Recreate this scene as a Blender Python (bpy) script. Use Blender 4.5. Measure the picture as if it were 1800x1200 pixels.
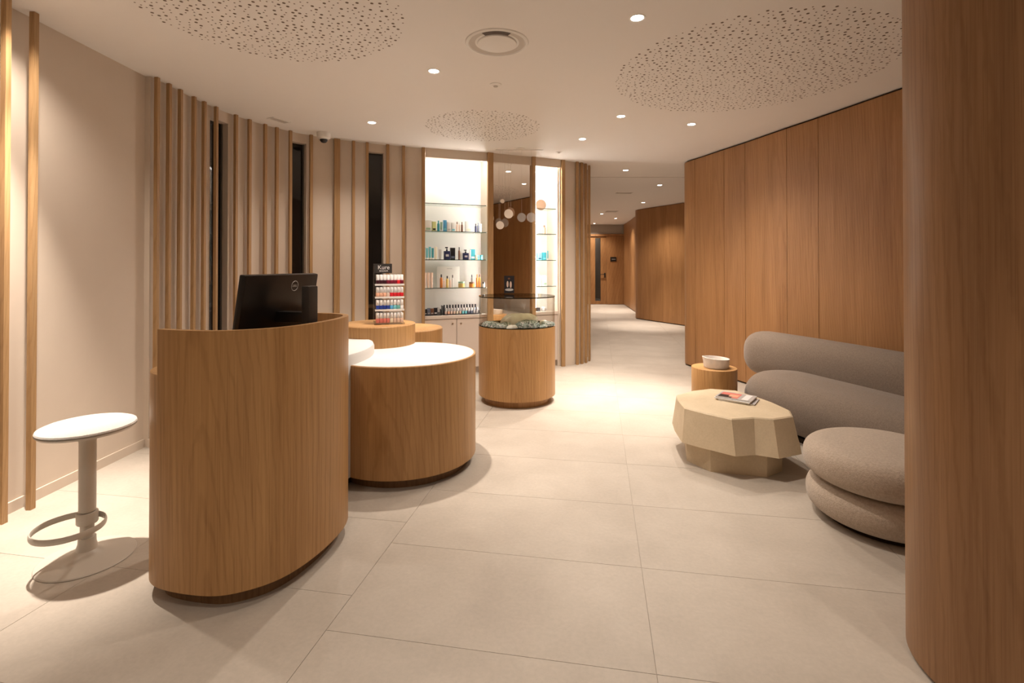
import bpy, bmesh, math, random
from mathutils import Vector, Matrix
random.seed(7)
for o in list(bpy.data.objects): bpy.data.objects.remove(o)
SC = bpy.context.scene
COL = SC.collection
PI = math.pi
# ------------------------------------------------------------------ camera
EYE, CEIL = 1.37, 2.80
cam_d = bpy.data.cameras.new('camera'); cam = bpy.data.objects.new('camera', cam_d); COL.objects.link(cam)
cam_d.sensor_width = 36; cam_d.lens = 36*880/1800
cam.location = (0, 0, EYE); cam.rotation_euler = (math.radians(90.45), 0, 0)
cam_d.shift_y = -141/1800; cam_d.clip_start = .02
SC.camera = cam
# ------------------------------------------------------------------ world, exposure
w = bpy.data.worlds.new('night'); SC.world = w; w.use_nodes = True
w.node_tree.nodes['Background'].inputs[0].default_value = (.012, .010, .009, 1)
w.node_tree.nodes['Background'].inputs[1].default_value = .5
SC.view_settings.view_transform = 'Standard'; SC.view_settings.look = 'None'
SC.view_settings.gamma = 1; SC.view_settings.use_curve_mapping = False
SC.view_settings.exposure = 0.0
SC.cycles.transparent_max_bounces = 32
WARM = (1, .88, .77)
# downlights (some unseen ones added as fill): x, y, narrow beam watts, wide spill watts, what sets it apart (fittings are built further down)
LIGHTS = [(.725, 2.886, 60, 105, 'beside the large round air diffuser, over the open floor'), (-.577, 3.68, 170, 110, 'above the white-topped round counter'),
          (-1.407, 5.014, 330, 75, 'close to the curved slatted wall and the dome camera'), (1.048, 4.803, 260, 140, 'between the round glass case and the side table'),
          (1.822, 5.074, 120, 110, 'above the small oak side table and bowl'), (.799, 5.668, 340, 130, 'beside the glass case, in front of the slim niche'),
          (1.713, 7.535, 110, 90, 'at the mouth of the corridor'), (2.618, 8.862, 80, 100, 'just beyond the first ceiling joint of the corridor'),
          (2.976, 11.337, 420, 150, 'before the curved corridor wall'), (2.483, 13.829, 160, 90, 'beside the square corridor vent'),
          (3.136, 15.161, 420, 120, 'halfway between square corridor vent and corridor door'), (2.802, 17.005, 260, 110, 'right in front of the corridor door'),
          (-2.44, 2.58, 640, 80, 'over the cream stool by the slatted wall'), (1.7, .4, 30, 50, 'added as unseen fill beside the oak pier'), (-.6, .6, 40, 55, 'added as unseen fill over the floor facing the reception desk'),  # pier and desk-facing fittings are unseen additions for fill light
          (.9, -.8, 80, 110, 'added as unseen fill near the rear wall, oak pier side'), (-1.7, -.8, 40, 60, 'added as unseen fill near the rear wall, slatted wall side'), (2.95, 18.25, 90, 60, 'in the room behind the corridor door')]  # both rear-wall fittings are added behind the camera for fill light
# ------------------------------------------------------------------ materials
MATS = {}
def nodes(name):
    m = bpy.data.materials.new(name); m.use_nodes = True; MATS[name] = m
    nt = m.node_tree; return m, nt, nt.nodes, nt.links, nt.nodes['Principled BSDF']
def plain(name, c, rough=.5, metal=0., spec=.5, trans=0., emit=0., alpha=1.):
    m, nt, N, L, b = nodes(name)
    b.inputs['Base Color'].default_value = (*c, 1); b.inputs['Roughness'].default_value = rough
    b.inputs['Metallic'].default_value = metal; b.inputs['Specular IOR Level'].default_value = spec
    b.inputs['Transmission Weight'].default_value = trans
    if emit: b.inputs['Emission Color'].default_value = (*c, 1); b.inputs['Emission Strength'].default_value = emit
    return m
def mapping(N, L, scale, coord='Object'):
    tc = N.new('ShaderNodeTexCoord'); mp = N.new('ShaderNodeMapping'); mp.inputs['Scale'].default_value = scale
    L.new(tc.outputs[coord], mp.inputs['Vector']); return mp
def noise(N, L, mp, scale, detail=3, rough=.5, dist=0.):
    n = N.new('ShaderNodeTexNoise'); n.inputs['Scale'].default_value = scale; n.inputs['Detail'].default_value = detail
    n.inputs['Roughness'].default_value = rough; n.inputs['Distortion'].default_value = dist
    L.new(mp.outputs[0], n.inputs['Vector']); return n
def ramp(N, L, src, stops):
    r = N.new('ShaderNodeValToRGB'); e = r.color_ramp.elements
    while len(e) < len(stops): e.new(.5)
    for k, (p, c) in enumerate(stops): e[k].position = p; e[k].color = (*c, 1)
    L.new(src, r.inputs[0]); return r
def mixc(N, L, a, b, f, mode='MIX'):
    m = N.new('ShaderNodeMix'); m.data_type = 'RGBA'; m.blend_type = mode
    for s, v in ((6, a), (7, b), (0, f)):
        if hasattr(v, 'is_linked') or hasattr(v, 'links'): L.new(v, m.inputs[s])
        elif isinstance(v, (int, float)): m.inputs[s].default_value = v
        else: m.inputs[s].default_value = (*v, 1)
    return m.outputs[2]
def bump(N, L, b, src, strength, dist=.002):
    bp = N.new('ShaderNodeBump'); bp.inputs['Strength'].default_value = strength; bp.inputs['Distance'].default_value = dist
    L.new(src, bp.inputs['Height']); L.new(bp.outputs[0], b.inputs['Normal'])
def oak(name, dark, light, rough=.42, fine=1., var=.10):
    m, nt, N, L, b = nodes(name)
    oi = N.new('ShaderNodeObjectInfo')
    mp = mapping(N, L, (1, 1, .02)); mp2 = mapping(N, L, (1, 1, .09)); mp3 = mapping(N, L, (1, 1, .012))
    for q in (mp, mp2, mp3):
        cb = N.new('ShaderNodeCombineXYZ'); mu = N.new('ShaderNodeMath'); mu.operation = 'MULTIPLY'; mu.inputs[1].default_value = 9.7
        L.new(oi.outputs['Random'], mu.inputs[0]); L.new(mu.outputs[0], cb.inputs[2]); L.new(cb.outputs[0], q.inputs['Location'])
    g = noise(N, L, mp, 75*fine, 5, .6, .15)           # fine streaks
    c = noise(N, L, mp2, 7*fine, 3, .5, .9)            # broad cathedral figure
    p = noise(N, L, mp3, 230*fine, 2, .5)              # pores
    a = ramp(N, L, g.outputs[0], [(.28, dark), (.72, light)])
    cr_ = ramp(N, L, c.outputs[0], [(.30, tuple(v*.86 for v in dark)), (.70, light)])
    col = mixc(N, L, a.outputs[0], cr_.outputs[0], .42)
    mp4 = mapping(N, L, (1, 1, .30)); mp4.inputs['Rotation'].default_value = (math.radians(15), math.radians(9), 0); mp4.inputs['Location'].default_value = (.02, .36, 0)
    wv = N.new('ShaderNodeTexWave'); wv.wave_type = 'RINGS'; wv.rings_direction = 'Z'
    for kk, vv in (('Scale', 13*fine), ('Distortion', 3.5), ('Detail', 3), ('Detail Scale', 1.3), ('Detail Roughness', .6)): wv.inputs[kk].default_value = vv
    L.new(mp4.outputs[0], wv.inputs['Vector'])
    wr = ramp(N, L, wv.outputs['Fac'], [(.0, (.70, .65, .57)), (.30, (1, 1, 1))])
    col = mixc(N, L, col, wr.outputs[0], .36, 'MULTIPLY')
    pr = ramp(N, L, p.outputs[0], [(.30, (.70, .66, .60)), (.46, (1, 1, 1))])
    col = mixc(N, L, col, pr.outputs[0], .55, 'MULTIPLY')
    rr = ramp(N, L, oi.outputs['Random'], [(0, (1-var,)*3), (1, (1.0,)*3)])
    col = mixc(N, L, col, rr.outputs[0], 1.0, 'MULTIPLY')
    L.new(col, b.inputs['Base Color']); b.inputs['Roughness'].default_value = rough
    b.inputs['Specular IOR Level'].default_value = .35
    bump(N, L, b, p.outputs[0], .12, .001); return m
oak('oak_wall', (.285, .132, .048), (.44, .228, .092), .42)
oak('oak_pier', (.235, .118, .052), (.36, .198, .094), .40)
oak('oak', (.38, .196, .072), (.56, .325, .136), .40)
oak('oak_slat', (.36, .208, .092), (.52, .325, .155), .45, 1.3)
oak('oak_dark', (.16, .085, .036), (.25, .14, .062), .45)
def mottled(name, c1, c2, scale, rough, bmp=0., spec=.4, fine=None):
    m, nt, N, L, b = nodes(name); mp = mapping(N, L, (1, 1, 1))
    oi = N.new('ShaderNodeObjectInfo')
    L.new(oi.outputs['Location'], mp.inputs['Location'])
    n = noise(N, L, mp, scale, 6, .6, .3); r = ramp(N, L, n.outputs[0], [(.3, c1), (.7, c2)])
    col = r.outputs[0]
    if fine:
        f = noise(N, L, mp, fine, 3, .6); fr = ramp(N, L, f.outputs[0], [(.3, (.88,)*3), (.7, (1,)*3)])
        col = mixc(N, L, col, fr.outputs[0], .7, 'MULTIPLY'); src = f
    else: src = n
    L.new(col, b.inputs['Base Color']); b.inputs['Roughness'].default_value = rough
    b.inputs['Specular IOR Level'].default_value = spec
    if bmp: bump(N, L, b, src.outputs[0], bmp)
    return m
mottled('tile', (.44, .385, .322), (.525, .465, .395), 2.6, .46, .05, .35, 55)
mottled('grout', (.42, .365, .31), (.46, .40, .34), 30, .8)
mottled('plaster', (.60, .505, .415), (.64, .545, .45), 1.2, .75)
mottled('ceiling_paint', (.79, .755, .72), (.81, .775, .74), .6, .85)
mottled('niche_white', (.82, .785, .76), (.84, .805, .78), .8, .6)
mottled('cabinet_paint', (.62, .53, .46), (.64, .55, .48), .8, .5)
mottled('white_solid', (.61, .59, .565), (.64, .62, .595), 3, .55)
mottled('sand_resin', (.56, .45, .30), (.64, .525, .365), 6, .6, .15, .3, 90)
mottled('ceramic', (.74, .69, .64), (.80, .75, .70), 20, .55, .1, .4, 150)
def fabric(name, c1, c2, fine, bmp):
    m, nt, N, L, b = nodes(name); mp = mapping(N, L, (1, 1, 1))
    v = N.new('ShaderNodeTexVoronoi'); v.inputs['Scale'].default_value = fine; L.new(mp.outputs[0], v.inputs['Vector'])
    n = noise(N, L, mp, fine*.45, 4, .65)
    r = ramp(N, L, n.outputs[0], [(.3, c1), (.7, c2)]); L.new(r.outputs[0], b.inputs['Base Color'])
    b.inputs['Roughness'].default_value = .95; b.inputs['Specular IOR Level'].default_value = .1
    b.inputs['Sheen Weight'].default_value = .25; b.inputs['Sheen Roughness'].default_value = .5
    ad = N.new('ShaderNodeMath'); ad.operation = 'SUBTRACT'; L.new(n.outputs[0], ad.inputs[0]); L.new(v.outputs[0], ad.inputs[1])
    bump(N, L, b, ad.outputs[0], bmp, .004); return m
fabric('sofa_fabric', (.165, .125, .095), (.245, .192, .150), 260, .35)
fabric('pouf_fabric', (.40, .325, .255), (.53, .44, .355), 200, .45)
fabric('seat_fabric', (.47, .44, .40), (.56, .53, .485), 320, .2)
plain('stool_metal', (.52, .47, .405), .4)
plain('black_plastic', (.010, .009, .009), .32)
plain('dark_plastic', (.035, .030, .027), .42)
plain('logo_silver', (.70, .69, .68), .4, .2)
plain('white_plastic', (.78, .75, .71), .4)
plain('grey_plastic', (.55, .50, .45), .5)
plain('hole_shade', (.19, .145, .11), .9, spec=.1)
plain('gap_dark', (.035, .022, .013), .8, spec=.1)
plain('duct_dark', (.10, .075, .06), .7)
plain('steel', (.6, .57, .53), .3, 1.)
plain('black_metal', (.02, .018, .016), .4, .3)
plain('mirror_silver', (.80, .75, .69), .015, 1.)
plain('night_glass', (.012, .010, .009), .05, 0, .5)
plain('window_frame', (.10, .085, .07), .5)
plain('bulkhead_grey', (.35, .30, .25), .7)
plain('lamp_glow', (1, .93, .82), .5, emit=28)
plain('led_glow', (1, .93, .87), .5, emit=58)
def glass(name, tint, refl_rough=.02, ior=1.45, body=.0):
    m = bpy.data.materials.new(name); m.use_nodes = True; MATS[name] = m; nt = m.node_tree; N, L = nt.nodes, nt.links; N.clear()
    out = N.new('ShaderNodeOutputMaterial'); mx = N.new('ShaderNodeMixShader'); pass
    t = N.new('ShaderNodeBsdfTransparent'); t.inputs[0].default_value = (*tint, 1)
    lw = N.new('ShaderNodeLayerWeight'); lw.inputs[0].default_value = .5; pw_ = N.new('ShaderNodeMath'); pw_.operation = 'POWER'; pw_.inputs[1].default_value = 4.5; L.new(lw.outputs['Facing'], pw_.inputs[0])
    ma = N.new('ShaderNodeMath'); ma.operation = 'MULTIPLY_ADD'; ma.inputs[1].default_value = .6; ma.inputs[2].default_value = .035; L.new(pw_.outputs[0], ma.inputs[0])
    g = N.new('ShaderNodeBsdfGlossy'); g.inputs['Roughness'].default_value = refl_rough
    L.new(ma.outputs[0], mx.inputs[0]); L.new(t.outputs[0], mx.inputs[1]); L.new(g.outputs[0], mx.inputs[2]); L.new(mx.outputs[0], out.inputs[0])
glass('clear_glass', (.985, .988, .98)); glass('shelf_glass', (.90, .955, .935)); glass('acrylic', (.95, .95, .95))
glass('edge_glass', (.22, .34, .28)); glass('case_rim', (.42, .40, .30))
glass('corridor_glass', (.55, .55, .55))
plain('pearl_disc', (.80, .70, .60), .25, spec=.6)
def frosted(name, tint, c, f):
    m = bpy.data.materials.new(name); m.use_nodes = True; MATS[name] = m; N, L = m.node_tree.nodes, m.node_tree.links; N.clear()
    o = N.new('ShaderNodeOutputMaterial'); mx = N.new('ShaderNodeMixShader'); mx.inputs[0].default_value = f
    t = N.new('ShaderNodeBsdfTransparent'); t.inputs[0].default_value = (*tint, 1); d = N.new('ShaderNodeBsdfDiffuse'); d.inputs[0].default_value = (*c, 1)
    L.new(t.outputs[0], mx.inputs[1]); L.new(d.outputs[0], mx.inputs[2]); L.new(mx.outputs[0], o.inputs[0])
frosted('smoky_disc', (.9, .9, .9), (.62, .58, .54), .22); frosted('tea_disc', (.80, .68, .58), (.40, .26, .17), .35)
def shell_mat():
    m, nt, N, L, b = nodes('abalone'); mp = mapping(N, L, (1, 1, 1)); oi = N.new('ShaderNodeObjectInfo')
    n = noise(N, L, mp, 34, 5, .7, 1.5)
    r = ramp(N, L, n.outputs[0], [(.36, (.03, .022, .035)), (.46, (.12, .17, .14)), (.53, (.42, .52, .46)), (.60, (.62, .54, .58)), (.68, (.90, .88, .82))])
    L.new(r.outputs[0], b.inputs['Base Color']); b.inputs['Roughness'].default_value = .28
    b.inputs['Coat Weight'].default_value = .5; bump(N, L, b, n.outputs[0], .5, .006)
shell_mat()
mottled('chalk_shell', (.74, .70, .64), (.93, .91, .88), 14, .5, .3)
PAL = dict(white=(.82, .80, .78), teal=(.05, .33, .40), aqua=(.18, .55, .62), navy=(.018, .022, .075), blue=(.10, .36, .62), ink=(.02, .018, .022),
           amber=(.45, .15, .03), orange=(.72, .26, .05), gold=(.62, .44, .14), pink=(.80, .60, .50), lime=(.62, .66, .30), grey=(.52, .50, .50),
           brown=(.20, .09, .05), cream=(.82, .74, .58), green=(.35, .52, .38), red=(.62, .02, .03), wine=(.18, .012, .03), plum=(.05, .012, .02),
           peach=(.78, .42, .28), rose=(.68, .20, .17), royal=(.02, .05, .30), mint=(.15, .42, .38), silver=(.45, .43, .42), slate=(.14, .16, .22), nude=(.70, .52, .42))
for k, c in PAL.items(): plain('p_'+k, c, .3, spec=.5)
# ------------------------------------------------------------------ mesh helpers
def finish(o, angle=35):
    me = o.data
    for p in me.polygons: p.use_smooth = True
    me.set_sharp_from_angle(angle=math.radians(angle))
def obj(name, bm, mat, parent=None, angle=35, loc=None):
    me = bpy.data.meshes.new(name); bmesh.ops.recalc_face_normals(bm, faces=bm.faces[:]); bm.to_mesh(me); bm.free()
    me.materials.append(MATS[mat]); o = bpy.data.objects.new(name, me); COL.objects.link(o)
    if parent: o.parent = parent
    if loc: o.location = loc
    finish(o, angle); return o
def empty(name, loc=(0, 0, 0), rz=0):
    e = bpy.data.objects.new(name, None); COL.objects.link(e); e.location = loc; e.rotation_euler = (0, 0, rz); e.empty_display_size = .1; return e
def tag(o, label, cat, group=None):
    o['label'] = label; o['category'] = cat
    if group: o['group'] = group
    return o
def struct(o): o['kind'] = 'structure'; return o
def dup(o, parent=None):
    c = o.copy(); COL.objects.link(c)
    if parent: c.parent = parent
    for ch in list(o.children): dup(ch, c)
    return c
def box(bm, x0, x1, y0, y1, z0, z1, M=None, bev=0.):
    r = bmesh.ops.create_cube(bm, size=1.0); vs = r['verts']
    for v in vs:
        v.co = Vector(((x0+x1)/2+v.co.x*(x1-x0), (y0+y1)/2+v.co.y*(y1-y0), (z0+z1)/2+v.co.z*(z1-z0)))
    if bev:
        es = list({e for v in vs for e in v.link_edges})
        rb = bmesh.ops.bevel(bm, geom=es, offset=bev, segments=2, affect='EDGES', profile=.6)
        vs = list({v for f in rb['faces'] for v in f.verts} | {v for v in vs if v.is_valid})
    if M is not None:
        for v in vs: v.co = M @ v.co
    return vs
def prism(bm, pts, z0, z1, cap=True):
    a = [bm.verts.new((x, y, z0)) for x, y in pts]; b = [bm.verts.new((x, y, z1)) for x, y in pts]; n = len(pts)
    for i in range(n): bm.faces.new((a[i], a[(i+1) % n], b[(i+1) % n], b[i]))
    if cap: bm.faces.new(b); bm.faces.new(a[::-1])
def loft(bm, rings, cap0=True, cap1=True):
    R = [[bm.verts.new(p) for p in r] for r in rings]; n = len(R[0])
    for a, b in zip(R[:-1], R[1:]):
        for i in range(n): bm.faces.new((a[i], a[(i+1) % n], b[(i+1) % n], b[i]))
    if cap0: bm.faces.new(R[0][::-1])
    if cap1: bm.faces.new(R[-1])
def lathe(bm, prof, seg=64, cx=0, cy=0, sx=1, sy=1):
    prof = list(prof)
    cap0, cap1 = prof[0][0] > 1e-6, prof[-1][0] > 1e-6
    rings = [[(cx+sx*r*math.cos(2*PI*i/seg), cy+sy*r*math.sin(2*PI*i/seg), z) for i in range(seg)] for r, z in prof]
    R = []
    for (r, z), ring in zip(prof, rings):
        R.append([bm.verts.new((cx, cy, z))] if r <= 1e-6 else [bm.verts.new(p) for p in ring])
    for a, b in zip(R[:-1], R[1:]):
        for i in range(seg):
            j = (i+1) % seg
            if len(a) == 1 and len(b) == 1: continue
            if len(a) == 1: bm.faces.new((a[0], b[j], b[i]))
            elif len(b) == 1: bm.faces.new((a[i], a[j], b[0]))
            else: bm.faces.new((a[i], a[j], b[j], b[i]))
    if cap0: bm.faces.new(R[0][::-1])
    if cap1: bm.faces.new(R[-1])
def spline(pts, n=10, closed=False):
    p = [Vector(q) for q in pts]
    if closed: p = [p[-1]]+p+[p[0], p[1]]
    else: p = [2*p[0]-p[1]]+p+[2*p[-1]-p[-2]]
    o = []
    for i in range(1, len(p)-2):
        a, b, c, d = p[i-1:i+3]
        for j in range(n):
            t = j/n; o.append(.5*((2*b)+(-a+c)*t+(2*a-5*b+4*c-d)*t*t+(-a+3*b-3*c+d)*t**3))
    if not closed: o.append(p[-2])
    return o
def normals2(path, closed=False):
    n = len(path); out = []
    for i in range(n):
        a = path[(i-1) % n] if closed or i > 0 else path[i]; b = path[(i+1) % n] if closed or i < n-1 else path[i]
        t = (b-a).normalized(); out.append(Vector((-t.y, t.x)))
    return out
def offset2(path, d, closed=False): return [p+q*d for p, q in zip(path, normals2(path, closed))]
class Path:
    def __init__(s, pts):
        s.p = pts; s.s = [0]
        for a, b in zip(pts[:-1], pts[1:]): s.s.append(s.s[-1]+(b-a).length)
        s.len = s.s[-1]
    def at(s, t):
        t = max(0, min(s.len, t))
        for i in range(len(s.p)-1):
            if t <= s.s[i+1]+1e-9:
                f = (t-s.s[i])/max(1e-9, s.s[i+1]-s.s[i]); d = (s.p[i+1]-s.p[i]).normalized()
                return s.p[i].lerp(s.p[i+1], f), d
    def near(s, x, y):
        q = Vector((x, y)); best = (9e9, 0)
        for i in range(len(s.p)-1):
            a, b = s.p[i], s.p[i+1]; ab = b-a; f = max(0, min(1, (q-a).dot(ab)/max(1e-12, ab.length_squared)))
            d = (a+ab*f-q).length
            if d < best[0]: best = (d, s.s[i]+f*ab.length)
        return best[1]
    def sub(s, a, b):
        return [s.at(a)[0]]+[p for p, t in zip(s.p, s.s) if a+1e-4 < t < b-1e-4]+[s.at(b)[0]]
def slab(bm, path, d0, d1, z0, z1):          # curved wall piece between two offsets of a plan path
    a, b = offset2(path, d0), offset2(path, d1); prism(bm, list(a)+list(b)[::-1], z0, z1)
def tube(bm, path, r, seg=10, closed=False, sec=None):
    n = len(path); rings = []
    for i in range(n):
        a = path[(i-1) % n] if closed or i > 0 else path[i]; b = path[(i+1) % n] if closed or i < n-1 else path[i]
        t = (b-a).normalized(); up = Vector((0, 0, 1)) if abs(t.z) < .95 else Vector((1, 0, 0))
        s = t.cross(up).normalized(); u = s.cross(t)
        ra, rb = sec if sec else (r, r)
        rings.append([path[i]+s*ra*math.cos(2*PI*k/seg)+u*rb*math.sin(2*PI*k/seg) for k in range(seg)])
    if closed: rings.append(rings[0])
    if closed:
        R = [[bm.verts.new(p) for p in r_] for r_ in rings[:-1]]; R.append(R[0])
        for a, b in zip(R[:-1], R[1:]):
            for i in range(seg): bm.faces.new((a[i], a[(i+1) % seg], b[(i+1) % seg], b[i]))
    else: loft(bm, rings)
def text_mesh(name, s, size, mat, parent, loc, rot, ext=.0006):
    cu = bpy.data.curves.new(name, 'FONT'); cu.body = s; cu.size = size; cu.align_x = 'CENTER'; cu.align_y = 'CENTER'; cu.extrude = ext
    t = bpy.data.objects.new(name, cu); COL.objects.link(t); bpy.context.view_layer.update()
    me = bpy.data.meshes.new_from_object(t); bpy.data.objects.remove(t)
    me.materials.clear(); me.materials.append(MATS[mat]); o = bpy.data.objects.new(name, me); COL.objects.link(o)
    o.parent = parent; o.location = loc; o.rotation_euler = rot; return o
# ================================================================== STRUCTURE
# ---- floor: porcelain tiles 1.2 x 0.6 m on a rotated grid
bm = bmesh.new(); box(bm, -3.1, 5.0, -2.4, 18.2, -.08, -.0035)
floor = struct(obj('floor', bm, 'grout'))
yaw = math.radians(9.8); U = Vector((math.sin(yaw), math.cos(yaw))); V = Vector((math.cos(yaw), -math.sin(yaw)))
bm = bmesh.new(); box(bm, -.599, .599, -.299, .299, -.012, 0)
tile0 = obj('tile', bm, 'tile', floor); first = True
for i in range(-4, 5):
    for j in range(-9, 28):
        c = V*(.19+1.2*i+.6)+U*(2.345+.6*j+.3+(.2 if i < -1 else 0))
        if not (-2.3 < c.y < 17.8 and -3.0 < c.x < 4.9): continue
        if c.y > 8.3 and (c.x < .157*c.y-.9 or c.x > 4.9): continue
        t = tile0 if first else tile0.copy()
        if not first: COL.objects.link(t)
        first = False; t.location = (c.x, c.y, 0); t.rotation_euler = (0, 0, -yaw)
# ---- ceiling
bm = bmesh.new(); box(bm, -3.1, 5.0, -2.4, 8.12, CEIL, CEIL+.12); ceiling = struct(obj('ceiling', bm, 'ceiling_paint'))
bm = bmesh.new(); box(bm, -3.1, 5.0, 8.12, 18.75, CEIL-.012, CEIL+.12); struct(obj('ceiling_corridor', bm, 'ceiling_paint'))
def perforation(cx, cy, R):  # flat discs on the ceiling; shade inside the holes is put into their colour
    bm = bmesh.new(); pts = []; grid = {}
    tries = int(R*R*9000)
    for _ in range(tries):
        a = random.random()*2*PI; r = R*math.sqrt(random.random()); rad = .0095 if random.random() < .42 else .0052
        x, y = r*math.cos(a), r*math.sin(a); k = (int(x//.05), int(y//.05)); ok = True
        for dx in (-1, 0, 1):
            for dy in (-1, 0, 1):
                for (px, py, pr) in grid.get((k[0]+dx, k[1]+dy), ()):
                    if (px-x)**2+(py-y)**2 < (.017+(rad+pr)*.95)**2: ok = False
        if not ok: continue
        grid.setdefault(k, []).append((x, y, rad))
        vs = [bm.verts.new((cx+x+rad*math.cos(2*PI*i/8), cy+y+rad*math.sin(2*PI*i/8), CEIL-.0008)) for i in range(8)]
        bm.faces.new(vs[::-1])
    o = obj('perforation', bm, 'hole_shade', ceiling); o['kind'] = 'stuff'
for a in ((-1.345, 2.796, .72), (1.748, 3.705, .955), (-.303, 5.185, .585)): perforation(*a)
# ---- left wall: curved plaster wall with windows and a niche, oak slats standing before it
S = Path(spline([(-2.69, -2.2), (-2.69, 0), (-2.69, 2), (-2.69, 3.4), (-2.685, 4.0), (-2.676, 4.345), (-2.612, 4.729), (-2.494, 5.051), (-2.346, 5.294),
     (-2.195, 5.465), (-1.975, 5.642), (-1.683, 5.807), (-1.297, 5.976), (-1.0, 6.09), (-.6, 6.235), (-.253, 6.356), (.285, 6.588), (.677, 6.77), (.9, 6.89),
     (1.06, 7.05), (1.14, 7.25), (1.13, 7.5), (1.08, 7.8)], 12))
wins = [((-2.66, 4.475), (-2.622, 4.689)), ((-2.318, 5.331), (-2.219, 5.442)), ((-1.669, 5.814), (-1.504, 5.889))]
sw = [(S.near(*a), S.near(*b)) for a, b in wins]
s_step = S.near(-2.69, 3.78); n0, n1 = S.near(-1.045, 6.073), S.near(.672, 6.768)
OFF, TH = .05, .17
bm = bmesh.new()
slab(bm, S.sub(0, s_step), .09, .09+TH, 0, CEIL)
cur = s_step
for a, b in sw:
    slab(bm, S.sub(cur, a), OFF, OFF+TH, 0, CEIL); slab(bm, S.sub(a, b), OFF, OFF+TH, 2.70, CEIL); slab(bm, S.sub(a, b), OFF, OFF+TH, 0, .06); cur = b
slab(bm, S.sub(cur, n0), OFF, OFF+TH, 0, CEIL)
slab(bm, S.sub(n0, n1), OFF-.03, OFF-.008, 2.69, CEIL)
slab(bm, S.sub(n1, S.len), OFF, OFF+TH, 0, CEIL)
wall_left = struct(obj('wall_left', bm, 'plaster'))
for k, (a, b) in enumerate(sw):
    bm = bmesh.new(); slab(bm, S.sub(a, b), OFF+.075, OFF+.085, .06, 2.70); wo = struct(obj('window_%d' % (k+1), bm, 'night_glass'))
    for q, (c, d) in enumerate(((a, a+.012), (b-.012, b))):
        bm = bmesh.new(); slab(bm, S.sub(c, d), OFF+.06, OFF+.10, .06, 2.70); obj('window_frame', bm, 'window_frame', wo)
bm = bmesh.new(); slab(bm, S.sub(0, s_step), .078, .0895, 0, .062); bb = struct(obj('baseboard_left', bm, 'plaster'))
bm = bmesh.new(); slab(bm, S.sub(s_step-.012, sw[0][0]), OFF-.012, OFF-.0005, 0, .062); obj('baseboard_return', bm, 'plaster', bb)
slats = [(-2.69, 2.667, .03), (-2.69, 2.823, .03), (-2.688, 3.801, .026), (-2.686, 3.931, .026), (-2.684, 4.063, .026), (-2.683, 4.235, .026), (-2.674, 4.36, .026), (-2.656, 4.505, .026),
         (-2.609, 4.741, .028), (-2.56, 4.894, .028), (-2.49, 5.06, .028), (-2.427, 5.174, .028), (-2.342, 5.299, .028), (-2.192, 5.468, .03), (-1.972, 5.644, .062),
         (-1.817, 5.738, .03), (-1.681, 5.808, .03), (-1.467, 5.905, .034), (-1.295, 5.977, .032), (-1.073, 6.063, .036), (.70, 6.781, .052), (.91, 6.897, .034),
         (.982, 6.958, .034), (1.05, 7.036, .034), (1.12, 7.169, .034), (1.139, 7.30, .034), (1.13, 7.5, .034), (-2.69, 2.48, .03), (-2.69, 2.3, .03), (-2.69, 1.6, .03), (-2.69, .9, .03), (-2.69, .2, .03)]
for x, y, wd in slats:
    s = S.near(x, y); p, t = S.at(s); n = Vector((-t.y, t.x))
    bm = bmesh.new(); q = [p-t*wd/2, p+t*wd/2, p+t*wd/2+n*.028, p-t*wd/2+n*.028]
    prism(bm, [v-p for v in q], 0, CEIL-.002)
    obj('slat', bm, 'oak_slat', wall_left, loc=(p.x, p.y, 0))
# ---- niches (two bays) behind the wall line
T = Vector((.9326, .361)); NB = Vector((-.361, .9326)); A0 = Vector((-1.06, 6.10))
T2 = Vector((.916, .401)); NB2 = Vector((-.401, .916)); A1 = Vector((.327, 6.66))
def bay(A, T, NB, wid, dep=.34):
    def q(s, e): return A+T*s+NB*e
    bm = bmesh.new()
    prism(bm, [q(-.04, dep), q(wid+.03, dep), q(wid+.03, dep+.04), q(-.04, dep+.04)], 0, CEIL)
    prism(bm, [q(-.04, .03), q(-.005, .03), q(-.005, dep), q(-.04, dep)], 0, CEIL)
    prism(bm, [q(-.005, .03), q(wid, .03), q(wid, dep), q(-.005, dep)], 2.745, CEIL)
    o = obj('niche', bm, 'niche_white', wall_left)
    bm = bmesh.new(); prism(bm, [q(wid, .03), q(wid+.03, .03), q(wid+.03, dep), q(wid, dep)], 0, CEIL); obj('niche_side', bm, 'plaster', o)
    return q, o
qL, nicheL = bay(A0, T, NB, .82); qR, nicheR = bay(A1, T2, NB2, .335)
SHELF = (2.14, 1.795, 1.44, 1.085)
for q, wid, nm, m_ in ((qL, .815, nicheL, 0), (qR, .335, nicheR, 1)):
    for z in SHELF:
        bm = bmesh.new(); prism(bm, [q(0, .07), q(wid-.002, .07), q(wid-.002, .335), q(0, .335)], z-.008, z); sh = obj('glass_shelf', bm, 'shelf_glass', nm)
        bm = bmesh.new(); prism(bm, [q(0, .066), q(wid-.002, .066), q(wid-.002, .0695), q(0, .0695)], z-.008, z); obj('shelf_edge', bm, 'edge_glass', sh)
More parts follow.
